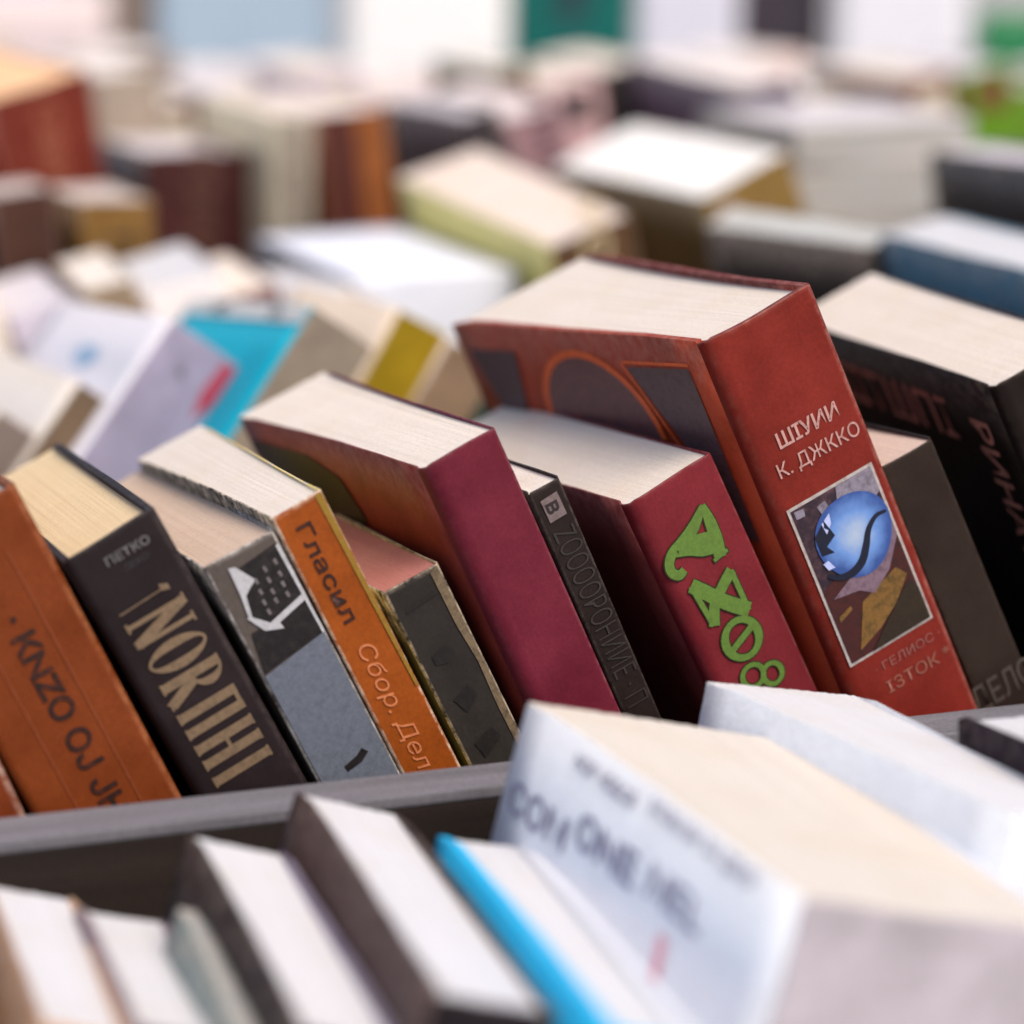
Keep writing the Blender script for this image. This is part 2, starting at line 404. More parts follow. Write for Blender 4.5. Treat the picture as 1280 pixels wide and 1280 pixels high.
# ------------------------------------------------------------------ books: x, y, z of the spine's top left corner, yaw, lean, tilt (degrees), thickness, depth, height, swelling at the fore-edge (metres)
G = {
    'ol': (-0.2764, 0.0420, 0.0644, 5.6, 20.5, 8.1, 0.0194, 0.1500, 0.1560, 0.0010),
    'ora': (-0.2578, 0.0440, 0.0615, 5.6, 23.8, 9.3, 0.0356, 0.1500, 0.1543, 0.0010),
    'zor': (-0.2148, 0.0429, 0.0559, 4.4, 25.9, 8.1, 0.0270, 0.1490, 0.1538, 0.0010),
    'sil': (-0.1788, 0.0427, 0.0509, 4.7, 24.9, 8.5, 0.0210, 0.1500, 0.1459, 0.0010),
    'cre': (-0.1607, 0.0435, 0.0630, 4.6, 24.5, 8.2, 0.0154, 0.1482, 0.1597, 0.0041),
    'dar': (-0.1302, 0.0430, 0.0398, 5.5, 24.3, 8.2, 0.0172, 0.1000, 0.1406, 0.0010),
    'm1': (-0.1198, 0.0428, 0.0736, 6.7, 22.9, 7.8, 0.0231, 0.1548, 0.1688, 0.0044),
    'zoo': (-0.0899, 0.0431, 0.0644, 6.1, 22.6, 7.2, 0.0100, 0.1500, 0.1607, 0.0010),
    'm2': (-0.0614, 0.0430, 0.0592, 6.7, 24.4, 8.2, 0.0288, 0.1489, 0.1552, 0.0010),
    'red': (-0.0406, 0.0424, 0.1030, 7.1, 22.5, 8.7, 0.0367, 0.1684, 0.1965, 0.0083),
    'sma': (0.0157, 0.0432, 0.0638, 5.8, 23.9, 8.0, 0.0181, 0.1000, 0.1669, 0.0010),
    'blk': (0.0497, 0.0431, 0.0854, -0.4, 26.0, 4.0, 0.0315, 0.1448, 0.1967, 0.0010),
    'F1': (-0.2492, -0.1245, 0.0142, -3.2, -15.9, 5.2, 0.0185, 0.0907, 0.1579, 0.0013),
    'F2': (-0.2309, -0.1281, 0.0131, -4.3, -15.8, 6.4, 0.0174, 0.0798, 0.1567, 0.0017),
    'F3': (-0.2274, -0.1914, 0.0397, -3.7, -20.8, 3.3, 0.0066, 0.0616, 0.1972, 0.0019),
    'F4': (-0.2059, -0.1587, 0.0237, -3.4, -17.3, 3.4, 0.0210, 0.1143, 0.1690, 0.0010),
    'F5': (-0.1818, -0.1679, 0.0318, -6.3, -17.5, 6.4, 0.0244, 0.1446, 0.1678, 0.0008),
    'F6': (-0.1588, -0.1947, 0.0337, -8.1, -11.8, 8.8, 0.0196, 0.1483, 0.1627, 0.0012),
    'F7': (-0.1078, -0.1687, 0.0412, 1.2, -14.8, 2.5, 0.0662, 0.1328, 0.1745, 0.0060),
    'F8': (-0.0387, -0.1272, 0.0337, 4.0, -11.4, 4.9, 0.0301, 0.1237, 0.1715, 0.0082),
    'F9': (-0.0118, -0.0985, 0.0347, -4.3, 1.9, 9.9, 0.0300, 0.0490, 0.1791, 0.0010),
    'Md': (-0.1871, 0.3441, 0.0219, 5.4, -38.4, 5.4, 0.0166, 0.1282, 0.1568, 0.0010),
    'Mb': (-0.1570, 0.3471, 0.0299, 5.5, -39.1, 5.4, 0.0126, 0.1398, 0.1705, 0.0010),
    'Ma': (-0.1227, 0.3410, 0.0534, 0.9, -38.7, 10.1, 0.0315, 0.1422, 0.1747, 0.0010),
    'Mt': (-0.0784, 0.3057, 0.0628, -2.8, -36.9, 12.0, 0.0276, 0.1511, 0.1804, 0.0010),
    'My': (-0.0312, 0.3526, 0.0502, -0.4, -32.1, 7.3, 0.0221, 0.1300, 0.1721, 0.0010),
    'Mc': (-0.0128, 0.3459, 0.0385, -0.4, -32.3, 2.5, 0.0238, 0.1285, 0.1671, 0.0010),
    'Rr': (-0.1416, 0.6654, 0.0946, 27.8, 10.3, -2.5, 0.0610, 0.1300, 0.2184, 0.0010),
    'Rh': (-0.1109, 0.6020, 0.0555, 4.0, -0.0, 3.1, 0.0344, 0.0794, 0.1715, 0.0010),
    'Rk': (-0.0551, 0.7253, 0.0589, 2.8, -1.2, 3.3, 0.0566, 0.1204, 0.1711, 0.0010),
    'Rc': (0.0036, 0.6843, 0.0814, 2.3, -1.2, 2.4, 0.0201, 0.1496, 0.1949, 0.0010),
    'Ro': (0.0298, 0.7013, 0.0791, 5.5, 5.2, 3.0, 0.0378, 0.1500, 0.1923, 0.0010),
    'Rt': (-0.0584, 0.8471, 0.0847, 6.8, 2.6, 2.9, 0.0382, 0.1500, 0.1976, 0.0010),
    'Ry': (0.0758, 0.4777, 0.0483, 7.6, 16.5, -3.8, 0.0422, 0.1547, 0.1760, 0.0024),
    'Rw': (0.1732, 0.5320, 0.0582, 10.8, 22.3, 1.7, 0.0519, 0.1411, 0.1884, 0.0010),
    'Rd': (0.1826, 0.3765, 0.0613, 25.6, 15.0, 1.4, 0.0198, 0.0921, 0.1855, 0.0010),
    'Rb': (0.1748, 0.2288, 0.0779, -3.1, 13.8, 4.1, 0.0295, 0.1483, 0.1936, 0.0006),
    'Rg': (0.1205, 0.7397, 0.0712, 1.3, 13.9, 3.3, 0.0216, 0.1433, 0.1889, 0.0010),
    'Rp': (0.1457, 0.7399, 0.0693, 2.0, 13.6, 2.0, 0.0350, 0.1500, 0.1897, 0.0010),
    'Rl': (0.2937, 0.7557, 0.0807, 3.8, 9.9, -0.7, 0.0300, 0.1526, 0.2038, 0.0010),
    'Rn': (0.2862, 0.3927, 0.0883, -2.4, 8.2, 4.6, 0.0300, 0.1433, 0.1997, 0.0010),
}
DK = [.34]  # darkens the sharp row's cover colours to carry the shading on its spines
def c(r, g, b, k=1.0):
    return tuple(min(.9, v*k*(DK[0] if max(r, g, b) < 195 else 1)) for v in s2l((r/255, g/255, b/255)))
CREAM = page_mat((.77, .685, .605)); WHITEP = page_mat((.645, .645, .675)); YELP = page_mat((.78, .61, .38), (.74, .56, .33))
PEACH = page_mat((.66, .50, .39)); PINK = page_mat((.42, .17, .16), (.46, .22, .19)); GREYP = page_mat((.42, .41, .40)); LILAC = page_mat((.66, .62, .66))
IVORY = page_mat((.80, .735, .67))
MAIN = 'books leaning left in the sharp row behind the rail'
FRONT = 'pale books in the near bin'
MID = 'books leaning right behind the sharp row'
REAR = 'blurred books in the rear bins'
FARG = 'books displayed face-out on the far table'

# ---- the sharp row
Book('rust orange book at the far left end of the row, cut by the frame', G['ol'], c(150, 66, 24, 1.4), IVORY, hard=True, group=MAIN)
o = Book('rust orange book with dark lettering beside the black one', G['ora'], c(160, 74, 24, 1.35), IVORY, hard=True, group=MAIN, wear=.35, wearcol=(.55, .25, .12))
ink = print_mat(c(62, 34, 24), .5, c(150, 64, 30, 1.5))
o.text('· КNZО ОЈ ЈНТ', 'spine', 18.6, -29, 8.6, ink, 'down', 1.06, .03, align='LEFT')
o.polys('ruled_line', 'spine', [[(10.3, -14), (10.7, -14), (10.7, -150), (10.3, -150)], [(25.6, -14), (26, -14), (26, -150), (25.6, -150)]], print_mat(c(175, 90, 50, 1.5), .7, c(150, 64, 30, 1.6)))
z = Book('black book with tall gold serif title and yellowed page tops', G['zor'], c(54, 40, 44, 1.2), YELP, rl=.0022, hard=True, group=MAIN, wear=.25, wearcol=(.16, .13, .12))
gold = print_mat(c(158, 132, 104, 1.5), .35, c(60, 48, 44))
serif_line(z, 'NORПHI', 'spine', 5.2, -22.5, 17.2, 12.0, gold)
z.polys('lettering', 'spine', [[(5.5, -19.5), (18, -19.0), (18, -19.4), (5.5, -19.9)], [(18, -17.6), (20.2, -18.6), (20.2, -20.2), (18, -19.6)]], gold)
dimw = print_mat(c(150, 146, 148, 1.3), .5, c(48, 38, 42))
z.text('ПЕТКО', 'spine', 15.4, -6.0, 3.2, dimw, 'across', 1.2, .02)
z.text('·ДЕКО·', 'spine', 16.0, -9.6, 2.3, print_mat(c(92, 90, 92, 1.2), .5, c(48, 38, 42)), 'across', 1.1, 0)
rnd_ = random.Random(4)
s = Book('worn grey paperback with white-outlined black emblem above a blue-grey panel', G['sil'], c(112, 98, 92, 1.3), PEACH, spine=c(120, 108, 102, 1.3), left=c(90, 78, 70), group=MAIN, wear=1.0, wearcol=(.62, .58, .55))
blk_i = print_mat(c(38, 30, 32), .25, c(120, 110, 105)); wht_i = print_mat(c(200, 200, 206, .72), .3, c(120, 110, 110))
s.polys('printed_panel', 'spine', [[(.9, -33.5), (20.2, -31), (20.2, -140), (.9, -140)]], print_mat(c(122, 130, 146, 1.7), .45, c(92, 96, 106, 1.4)), 0)
s.polys('printed_panel', 'spine', [[(3.0, -21.5), (20.2, -20.6), (20.2, -30.9), (1.2, -32.9)]], blk_i, 1)
s.polys('printed_panel', 'spine', [[(7.2, -4.6), (19.6, -3.4), (19.8, -19.4), (8.6, -21.6), (5.4, -18), (5.8, -10)]], blk_i, 1)
s.polys('emblem', 'spine', [[(5.6, -3.0), (7.4, -3.6), (9.0, -8.0), (10.6, -9.2), (8.2, -10.6), (6.2, -12.0)], [(5.6, -3.0), (6.4, -12), (5.2, -18), (4.2, -18), (5.2, -11)],
    [(3.8, -17.2), (5.2, -17.6), (8.8, -21.4), (20.2, -18.8), (20.2, -20.6), (11.0, -22.6), (11.4, -24.6), (6.6, -22.6)], [(19.4, -4), (20.5, -3.8), (20.5, -31), (19.8, -31)]], wht_i, 2)
ticks = []
for i in range(3):
    for j in range(4):
        x_ = 10.2+i*3.3-.35*j+rnd_.uniform(-.2, .2); z_ = -6.6-j*3.1-(2.2 if i == 0 else .6)+rnd_.uniform(-.3, .3)
        if z_ > -18.5: ticks.append([(x_, z_), (x_+.9, z_+.2), (x_+1.0, z_-1.5), (x_+.2, z_-1.6)])
s.polys('emblem', 'spine', ticks, print_mat(c(150, 140, 144, 1.4), .4, c(70, 60, 62)), 2)
s.polys('emblem', 'spine', [[(8.2, -66.2), (12.5, -65.4), (14.6, -64.2), (15.8, -66), (13, -67.6), (8.4, -68)]], blk_i, 1)
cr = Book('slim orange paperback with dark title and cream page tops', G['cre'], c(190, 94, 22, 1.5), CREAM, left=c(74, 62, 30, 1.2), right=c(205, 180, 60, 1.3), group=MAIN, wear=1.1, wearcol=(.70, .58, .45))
cr.text('Гласил', 'spine', 6.4, -5.0, 5.8, print_mat(c(70, 34, 24), .4, c(170, 80, 40, 1.3)), 'down', 1.55, .012, align='LEFT')
cr.text('Сбор. Дел', 'spine', 6.4, -42, 6.4, print_mat(c(214, 130, 84, .8), .5, c(186, 86, 30, 1.5)), 'down', 1.25, 0, align='LEFT', slant=.25)
cr.polys('printed_panel', 'spine', [[(13.0, -.6), (15.0, -.4), (15.0, -60), (14.2, -60)]], print_mat(c(190, 150, 50, 1.3), .5, c(186, 86, 30, 1.4)))
dk = Book('small dark grey book with pink page tops and frayed tan edge', G['dar'], c(70, 64, 60, 1.2), PINK, right=c(150, 130, 105, 1.3), group=MAIN, wear=1.2, wearcol=(.42, .34, .26))
dk.polys('lettering', 'spine', [[(3.2, -7.4), (13.6, -6.6), (13.6, -7.4), (3.2, -8.2)], [(4, -22), (9, -21), (10.5, -23.5), (7.5, -26), (4, -25)], [(4, -36), (9.5, -34), (11, -38), (6, -41)], [(4, -50), (10, -48), (11.5, -52), (5, -55)]], print_mat(c(46, 40, 38), .5, c(70, 64, 60)))
dk.polys('frayed_edge', 'spine', [[(13.9, -1.5), (16.4, -.6), (16.6, -140), (15.6, -140), (15.2, -60), (14.4, -44), (15.0, -30), (14.0, -18)]], print_mat(c(160, 138, 108, 1.3), .75, c(80, 70, 60)), 0)
m1 = Book('plain magenta maroon book with a blank spine', G['m1'], c(128, 36, 58, 1.7), CREAM, rl=.0045, left=c(130, 50, 44, 2.2), group=MAIN, wear=.18, wearcol=(.5, .3, .3))
m1.polys('printed_panel', 'left', [[(150, -8), (100, -8), (78, -13), (70, -26), (88, -36), (140, -36)]], print_mat(c(62, 58, 46), .4, c(112, 44, 40)))
zo = Book('narrow black book with faint grey lettering between the two maroon ones', G['zoo'], c(52, 38, 34, 1.2), IVORY, group=MAIN, wear=.3, wearcol=(.2, .17, .15))
greyi = print_mat(c(84, 74, 72, 1.0), .5, c(42, 36, 34))
zo.polys('emblem', 'spine', [[(2.2, -3.6), (7.6, -3.2), (7.8, -10.2), (2.4, -10.4)]], print_mat(c(160, 140, 140, 1.3), .4, c(80, 66, 66)))
zo.text('в', 'spine', 4.9, -6.6, 6.5, print_mat(c(70, 56, 58), .3, c(80, 66, 66)), 'down', 1.0, .02, 1)
zo.text('ZООООРОНИИЕ · П', 'spine', 4.7, -13.0, 9.6, greyi, 'down', .62, -.008, align='LEFT')
m2 = Book('maroon book with curly green capitals on its spine', G['m2'], c(140, 40, 50, 1.7), CREAM, rl=.0045, left=c(128, 54, 54, 2.2), group=MAIN, wear=.2, wearcol=(.5, .3, .3))
grn = print_mat(c(118, 158, 64, 1.5), .4, c(100, 120, 60)); dgr = print_mat(c(60, 66, 30), .2, c(80, 60, 40))
def curl(pts, w0, w1):
    out = []
    for k in range(len(pts)-1):
        f0 = w0+(w1-w0)*k/(len(pts)-1); out.append(bar(*pts[k], *pts[k+1], f0*1.0))
    return out
def halo(pls, e=.55):
    out = []
    for p in pls:
        cx = sum(q[0] for q in p)/len(p); cy = sum(q[1] for q in p)/len(p)
        out.append([(cx+(x-cx)*(1+e/max(.4, math.hypot(x-cx, y-cy))), cy+(y-cy)*(1+e/max(.4, math.hypot(x-cx, y-cy)))) for x, y in p])
    return out
def stroke(pts, ws, n=7):
    P = []; m = len(pts)
    for i in range(m-1):
        p0, p1, p2, p3 = pts[max(0, i-1)], pts[i], pts[i+1], pts[min(m-1, i+2)]
        for k in range(n):
            u = k/n; f = lambda a, b, c_, d: .5*(2*b+(c_-a)*u+(2*a-5*b+4*c_-d)*u*u+(3*b-a-3*c_+d)*u**3)
            P.append((f(p0[0], p1[0], p2[0], p3[0]), f(p0[1], p1[1], p2[1], p3[1]), ws[i]+(ws[i+1]-ws[i])*u))
    P.append((*pts[-1], ws[-1])); E_ = []
    for i, (x, y, wd) in enumerate(P):
        q0, q1 = P[max(0, i-1)], P[min(len(P)-1, i+1)]; dx, dy = q1[0]-q0[0], q1[1]-q0[1]; l = math.hypot(dx, dy) or 1
        E_.append(((x-dy/l*wd/2, y+dx/l*wd/2), (x+dy/l*wd/2, y-dx/l*wd/2)))
    return [[E_[i][0], E_[i+1][0], E_[i+1][1], E_[i][1]] for i in range(len(P)-1)]
def green(e):
    g = stroke([(19.9, -11.6), (14.9, -15.6), (10.3, -17.8), (6.1, -19.0), (3.9, -21.2), (3.6, -23.8), (5.2, -25.6), (7.2, -25.0)], [1.6+e, 3.6+e, 3.8+e, 3.0+e, 2.8+e, 2.8+e, 2.8+e, 2.4+e])
    g += stroke([(19.9, -11.4), (19.9, -17), (19.4, -22.4), (18.4, -27.4)], [1.6+e, 3.4+e, 4.0+e, 3.6+e])+[bar(16.2-e/2, -27.4, 21.2+e/2, -26.6, 1.1+e), [(13.6, -17.6), (19.6, -19.4), (19.2, -25.4), (11.6, -21.6), (9.0, -19.6)]]
    g += stroke([(6.3, -19.6), (10.7, -21.0), (14.4, -23.2), (18.6, -24.6)], [1.6+e, 2.6+e, 2.8+e, 2.4+e])
    g += stroke([(7.0, -30.0), (10, -34), (14.2, -39.6), (19.8, -45.4)], [4.0+e, 4.2+e, 4.2+e, 4.4+e])
    g += stroke([(19.8, -32.4), (15.3, -35.2), (11, -38.6), (8.3, -44)], [3.4+e, 3.2+e, 3.2+e, 3.4+e])
    g += [bar(6.9, -30.2, 8.2, -43.8, 1.6+e), bar(19.6, -32.4, 19.6, -45.4, 1.6+e)]
    g += arc(14.2, -51.6, 5.3, 5.6, 0, 360, 1.9+e, 2.6+e, 26)+[bar(9.6, -53.4, 18.8, -49.8, 1.9+e)]
    g += arc(12.6, -63.0, 3.4, 3.2, 0, 360, 1.4+e, 1.7+e, 18)+arc(18.2, -65.6, 3.0, 3.1, 0, 360, 1.4+e, 1.7+e, 18)
    return g
m2.polys('lettering', 'spine', green(.7), dgr, 0)
m2.polys('lettering', 'spine', green(0), grn, 1)
rd = Book('thick red book with framed blue globe picture on its spine', G['red'], c(142, 42, 30, 1.75), CREAM, rl=.0045, left=c(176, 70, 44, 2.6), hard=True, group=MAIN, wear=.28, wearcol=(.6, .35, .28))
wi = print_mat(c(206, 158, 152, .72), .5, c(140, 46, 38, .9))
rd.text('ШІУИИ', 'spine', 19.2, -35.2, 6.2, wi, 'across', .98, .02)
rd.text('К. ДЖККО', 'spine', 19.6, -43.0, 5.8, wi, 'across', .98, .006)
x0, x1, y0, y1 = 3.6, 33.2, -53.6, -104.0
rd.polys('picture', 'spine', [[(x0, y0), (x1, y0), (x1, y1), (x0, y1)]], print_mat(c(214, 204, 200, .6), .5, c(140, 60, 50)), 0)
x0 += .9; x1 -= .9; y0 -= .9; y1 += .9
rd.polys('picture', 'spine', [[(x0, y0), (x1, y0), (x1, y1), (x0, y1)]], print_mat(c(66, 46, 62, 1.2), .9, c(120, 84, 96, 1.3)), 1)
rd.polys('picture', 'spine', [[(x0, -80), (x0+9, -77), (x0+16, -82), (x1, -76), (x1, y1), (x0, y1)]], print_mat(c(96, 40, 38, 1.2), .9, c(70, 40, 40)), 2)
rd.polys('picture', 'spine', [[(20, y0), (x1, y0), (x1, -62), (27, -65), (21, -63), (18.6, -59)], [(12.4, -57), (15.4, -56.4), (16, -60), (13.4, -61)], [(5.4, -55), (8.6, -55.4), (8.2, -57.6), (5.4, -57.4)]], print_mat(c(176, 166, 186, 1.4), .8, c(120, 110, 130)), 2)
rd.polys('picture', 'spine', [[(6.5, -83.5), (17, -79), (27, -78), (x1, -71), (x1, -76), (26, -84), (19, -88), (15, -85)]], print_mat(c(170, 140, 160, 1.2), .6, c(96, 64, 80)), 3)
rd.polys('picture', 'spine', [[(8.4, -101), (14.5, -88.5), (22, -88), (28, -84.5), (30.6, -88), (24, -94), (17, -98)], [(6, -89), (10.6, -87.6), (10.8, -88.8), (6, -90.6)]], print_mat(c(170, 124, 60, 1.2), .9, c(96, 80, 40)), 3)
rd.polys('picture', 'spine', [[(12, -103), (19, -97.5), (30.4, -89.5), (x1, -93), (x1, y1), (12, y1)]], print_mat(c(66, 50, 34), .6, c(90, 70, 40)), 4)
gb = bmesh.new(); W = gb.verts.layers.float.new('wear'); gx, gy, gr = 20.0, -69.6, 12.4
ctr = gb.verts.new(rd.place('spine', gx*.001, gy*.001, 4)); ctr[W] = .0
prev = None
for ri in range(1, 6):
    ring = []
    for k in range(36):
        a = 2*math.pi*k/36; rr = gr*ri/5*(1+.03*math.sin(3*a))
        v = gb.verts.new(rd.place('spine', (gx+rr*math.cos(a))*.001, (gy+rr*.98*math.sin(a))*.001, 4)); v[W] = ri/5; ring.append(v)
    for k in range(36):
        if prev is None: gb.faces.new((ctr, ring[k], ring[(k+1) % 36]))
        else: gb.faces.new((prev[k], ring[k], ring[(k+1) % 36], prev[(k+1) % 36]))
    prev = ring
gb.normal_update()
bmesh.ops.reverse_faces(gb, faces=[f for f in gb.faces if f.normal.y > 0])
link('picture', gb, globe_mat(), rd.parts['spine'])
navy = print_mat(c(34, 40, 70), .2, c(60, 70, 110))
sw = [(7.6, -76.5), (11, -78.6), (15, -79.2), (19, -77.6), (22, -74.0), (24.4, -70.4), (28, -68.0), (31.6, -68.2)]
rd.polys('picture', 'spine', stroke(sw, [.9, 1.8, 2.4, 2.6, 2.3, 1.8, 1.3, .8])+[[(8.2, -64.6), (12.6, -61.4), (11.4, -64.4), (14.2, -66.8), (10.6, -68.6), (12.2, -71.2), (8.2, -70.4)]], navy, 5)
rd.polys('picture', 'spine', [[(11.6, -62), (15.0, -60.2), (14.4, -63.2), (12.0, -65.4)], [(7.6, -72.6), (9.4, -72.4), (10.6, -75.2), (8.4, -75.0)]], print_mat(c(150, 160, 200, 1.3), .3, c(110, 120, 160)), 5)
rd.text('· ГЕЛИОС ·', 'spine', 22, -109.0, 3.6, print_mat(c(190, 120, 112, 1.4), .6, c(140, 46, 38, 1.6)), 'across', 1.25, 0)
rd.text('ІЗТОК *', 'spine', 23, -115.6, 5.0, print_mat(c(190, 120, 100, 1.4), .6, c(140, 46, 38, 1.6)), 'across', 1.2, .006)
slate = print_mat(c(92, 76, 80, 3.2), .5, c(110, 70, 60)); orl = print_mat(c(196, 90, 46, 1.5), .4, c(150, 64, 38, 1.4))
arch = []
for k in range(15):
    a = math.pi*k/14; arch.append((84+34*math.cos(a), -34+25*math.sin(a)))
rd.polys('printed_panel', 'left', [[(161, -9.5), (127, -9), (134, -20), (139, -38), (152, -36)]], slate, 0)
rd.polys('printed_panel', 'left', [[(54, -10.6), (15, -8.8), (15, -64), (24, -62), (34, -38)]], slate, 0)
rd.polys('printed_panel', 'left', [arch+[(50, -70), (118, -70)]], print_mat(c(104, 76, 80, 3.0), .8, c(150, 100, 90, 2.4)), 0)
aro = [(84+(37.4)*math.cos(math.pi*k/14), -34+27.6*math.sin(math.pi*k/14)) for k in range(15)]
rd.polys('printed_panel', 'left', [[arch[k], arch[k+1], aro[k+1], aro[k]] for k in range(14)]+[bar(56, -9.5, 20, -66, 1.3), bar(56, -9, 14, -7.4, 1.0)]+[bar(100-k*11, -28-k*2, 112-k*9, -60, .5) for k in range(6)], orl, 1)

sm = Book('dark brown book squeezed between red book and black book', G['sma'], c(62, 46, 38, 1.3), page_mat((.68, .52, .44)), group=MAIN, wear=.15, wearcol=(.2, .16, .13))
sm.text('ДЕЛО', 'spine', 9, -78, 11, print_mat(c(96, 84, 76, 1.6), .5, c(56, 48, 42)), 'across', .7, .01)
bk = Book('black book with dull reddish lettering on its cover at right end of row', G['blk'], c(46, 34, 30, 1.3), CREAM, rl=.004, group=MAIN, wear=.4, wearcol=(.2, .16, .13))
rust = print_mat(c(150, 104, 92, 6), .6, c(60, 42, 38))
bk.text('ІІТШПІ', 'left', 78, -19.5, 19, rust, 'across', 1.15, .01); bk.text('РИНАТИКА', 'left', 21, -14, 15, rust, 'down', 1.0, .015, align='LEFT')
bk.text('АНТИКА', 'spine', 14, -12, 9, print_mat(c(150, 150, 160, 1.3), .3, c(60, 60, 70)), 'down', 1.0, .01, align='LEFT')

# ---- the near bin
DK[0] = .55
W0 = (.84, .87, .93)
Book('white book at bottom left corner with kraft-brown cover edge', G['F1'], c(200, 150, 105, 1.0), WHITEP, left=c(190, 130, 80, 1.0), group=FRONT, hard=.0009)
Book('white-paged book with thin mauve cover, second from bottom left corner', G['F2'], c(150, 130, 150, 1.1), WHITEP, group=FRONT, hard=.0009)
Book('thin grey-green booklet low in the near bin', (-.2143, -.1600, .0158, -3.4, -17.3, 3.4, .0045, .090, .160, .0003), c(124, 142, 142, 1.5), GREYP, group=FRONT)  # grey page colour stands in for shade on this booklet's page tops
Book('white-paged book with near-black cover beside the thin grey-green booklet', G['F4'], c(40, 28, 32), WHITEP, right=c(140, 132, 160, 1.2), wear=.2, group=FRONT, hard=.0009)
Book('white-paged book with dark brown cover, left of the bright blue edge', G['F5'], c(74, 60, 62, 1.0), WHITEP, left=c(84, 62, 62, 1.2), spine=c(40, 30, 36), wear=.2, group=FRONT, hard=.0009)
b6 = Book('white book with bright cyan-blue cover edge', G['F6'], c(0, 172, 222, 1.2), WHITEP, group=FRONT, hard=.0028, wear=.1, right=c(226, 228, 236))
f7 = Book('huge thick white book with blurred grey title, nearest the camera', G['F7'], W0, page_mat((.64, .59, .535)), spine=(.47, .43, .475), group=FRONT, wear=.1)
gi = print_mat(c(156, 156, 182, 1.5), .3, c(150, 150, 170))
f7.text('СОМ', 'left', 113, -23.5, 10.5, gi, 'across', 1.3, .02); f7.text('ОNЕ', 'left', 79, -19.5, 10.5, gi, 'across', 1.35, .03); f7.text('МЕL', 'left', 47, -18.5, 10, gi, 'across', 1.25, .02)
f7.text('НОВ ИЗБОР', 'left', 87, -5.6, 4.6, gi, 'across', 1.15, .03); f7.text('РАЗКАЗИ ЗА ДЕНЯ', 'left', 42, -3.6, 4.6, gi, 'across', 1.1, .02)
f7.polys('emblem', 'left', [[(49, -26.5), (45.5, -26.5), (44.5, -36), (48, -37)]], print_mat(c(226, 150, 165, 1.1), .3, W0))
Book('white book leaning behind the huge thick white one', G['F8'], c(222, 228, 238), WHITEP, group=FRONT, wear=.1)
Book('pale book with black cover edge at the right end of the rail', G['F9'], c(50, 36, 50), WHITEP, group=FRONT, hard=.0009, wear=.1)

# ---- books leaning right behind the row
Book('grey-brown book at left edge, leaning right', G['Md'], c(140, 124, 116, 1.4), WHITEP, left=c(205, 200, 196), group=MID)
Book('brown-spined book with pale grey cover, left of the lilac-spined one', G['Mb'], c(120, 100, 80, 1.4), WHITEP, left=c(220, 214, 208), group=MID)
ma = Book('white book with lilac spine leaning right, small blue oval on cover', G['Ma'], c(176, 166, 190, 1.35), WHITEP, left=c(226, 224, 232), group=MID, wear=.1)
ma.polys('emblem', 'left', [[(66+14*math.cos(a*.42), -22+5*math.sin(a*.42)) for a in range(15)]], print_mat(c(130, 165, 196, 1.1), .4, W0))
ma.polys('emblem', 'spine', [[(13.4+2*math.cos(a*.52), -14+2*math.sin(a*.52)) for a in range(12)]], print_mat(c(130, 120, 140), .4, W0))
ma.polys('printed_panel', 'spine', [[(25.5, -2), (31, -1), (31, -18), (27, -26), (24.5, -16)]], print_mat(c(190, 66, 92, 1.4), .3, c(150, 60, 80)))
mt = Book('turquoise-covered book with grey-brown spine leaning right', G['Mt'], c(160, 146, 130, 1.3), IVORY, left=c(0, 164, 190, 2.0), group=MID, wear=.1)
mt.polys('printed_panel', 'left', [[(148, -.5), (2, -.5), (2, -7.5), (148, -7.5)]], print_mat(c(214, 214, 210), .2, W0))
mt.text('НОВЕЛИСТИКА', 'left', 72, -4, 7.4, print_mat(c(50, 62, 70), .2, W0), 'across', 1.5, .07, 1)
mt.polys('printed_panel', 'left', [[(50, -30), (64, -26), (60, -60), (40, -56)], [(90, -44), (70, -40), (78, -66)]], print_mat(c(70, 195, 215, 1.1), .3, c(0, 160, 186)), 1)
Book('mustard yellow book leaning right with cream cover', G['My'], c(176, 146, 22, 1.15), IVORY, left=c(226, 208, 188), group=MID, wear=.3)
Book('tan-spined book leaning right beside mustard one', G['Mc'], c(164, 136, 110, 1.3), IVORY, left=c(200, 186, 172), group=MID)

# ---- rear bins
REARB = {}
def rear(k, label, col, page=CREAM, **kw):
    REARB[k] = Book(label, G[k], col, page, group=REAR, **kw); return REARB[k]
rear('Ry', 'thick brown-spined book with yellow-green cover in the rear bin', c(112, 82, 58, 1.3), page_mat((.74, .63, .56)), left=c(205, 196, 120, 1.3))
rw = rear('Rw', 'ochre-spined book with very white page tops in the rear bin', c(160, 128, 72, 1.3), page_mat((.88, .87, .85)), left=c(180, 150, 96, 1.2))
rw.polys('emblem', 'spine', [[(10+7*math.cos(a*.45), -16+6*math.sin(a*.45)) for a in range(14)]], print_mat(c(205, 200, 210), .2, W0))
rear('Rb', 'dark blue book with white page tops at the right edge', c(44, 112, 140, 1.7), WHITEP, right=c(120, 180, 205))
rear('Rd', 'dark brown book lying low in front of the grey stack', c(78, 66, 62, 1.0), page_mat((.52, .53, .52)))
rear('Rn', 'black-covered book in front of blurred whites at right edge', c(58, 54, 60, 1.0), LILAC, hard=True)
rear('Rk', 'dark maroon-brown thick book standing left of the cream one', c(78, 40, 38, 1.4), LILAC, left=c(74, 62, 76, 1.2), hard=True)
rear('Rc', 'cream-covered book with grey spine beside russet one', c(186, 176, 160, 1.2), page_mat((.80, .70, .62)), left=c(226, 214, 180))
ro = rear('Ro', 'russet and amber spined book standing beside the cream one', c(150, 88, 44, 1.5), page_mat((.78, .68, .62)))
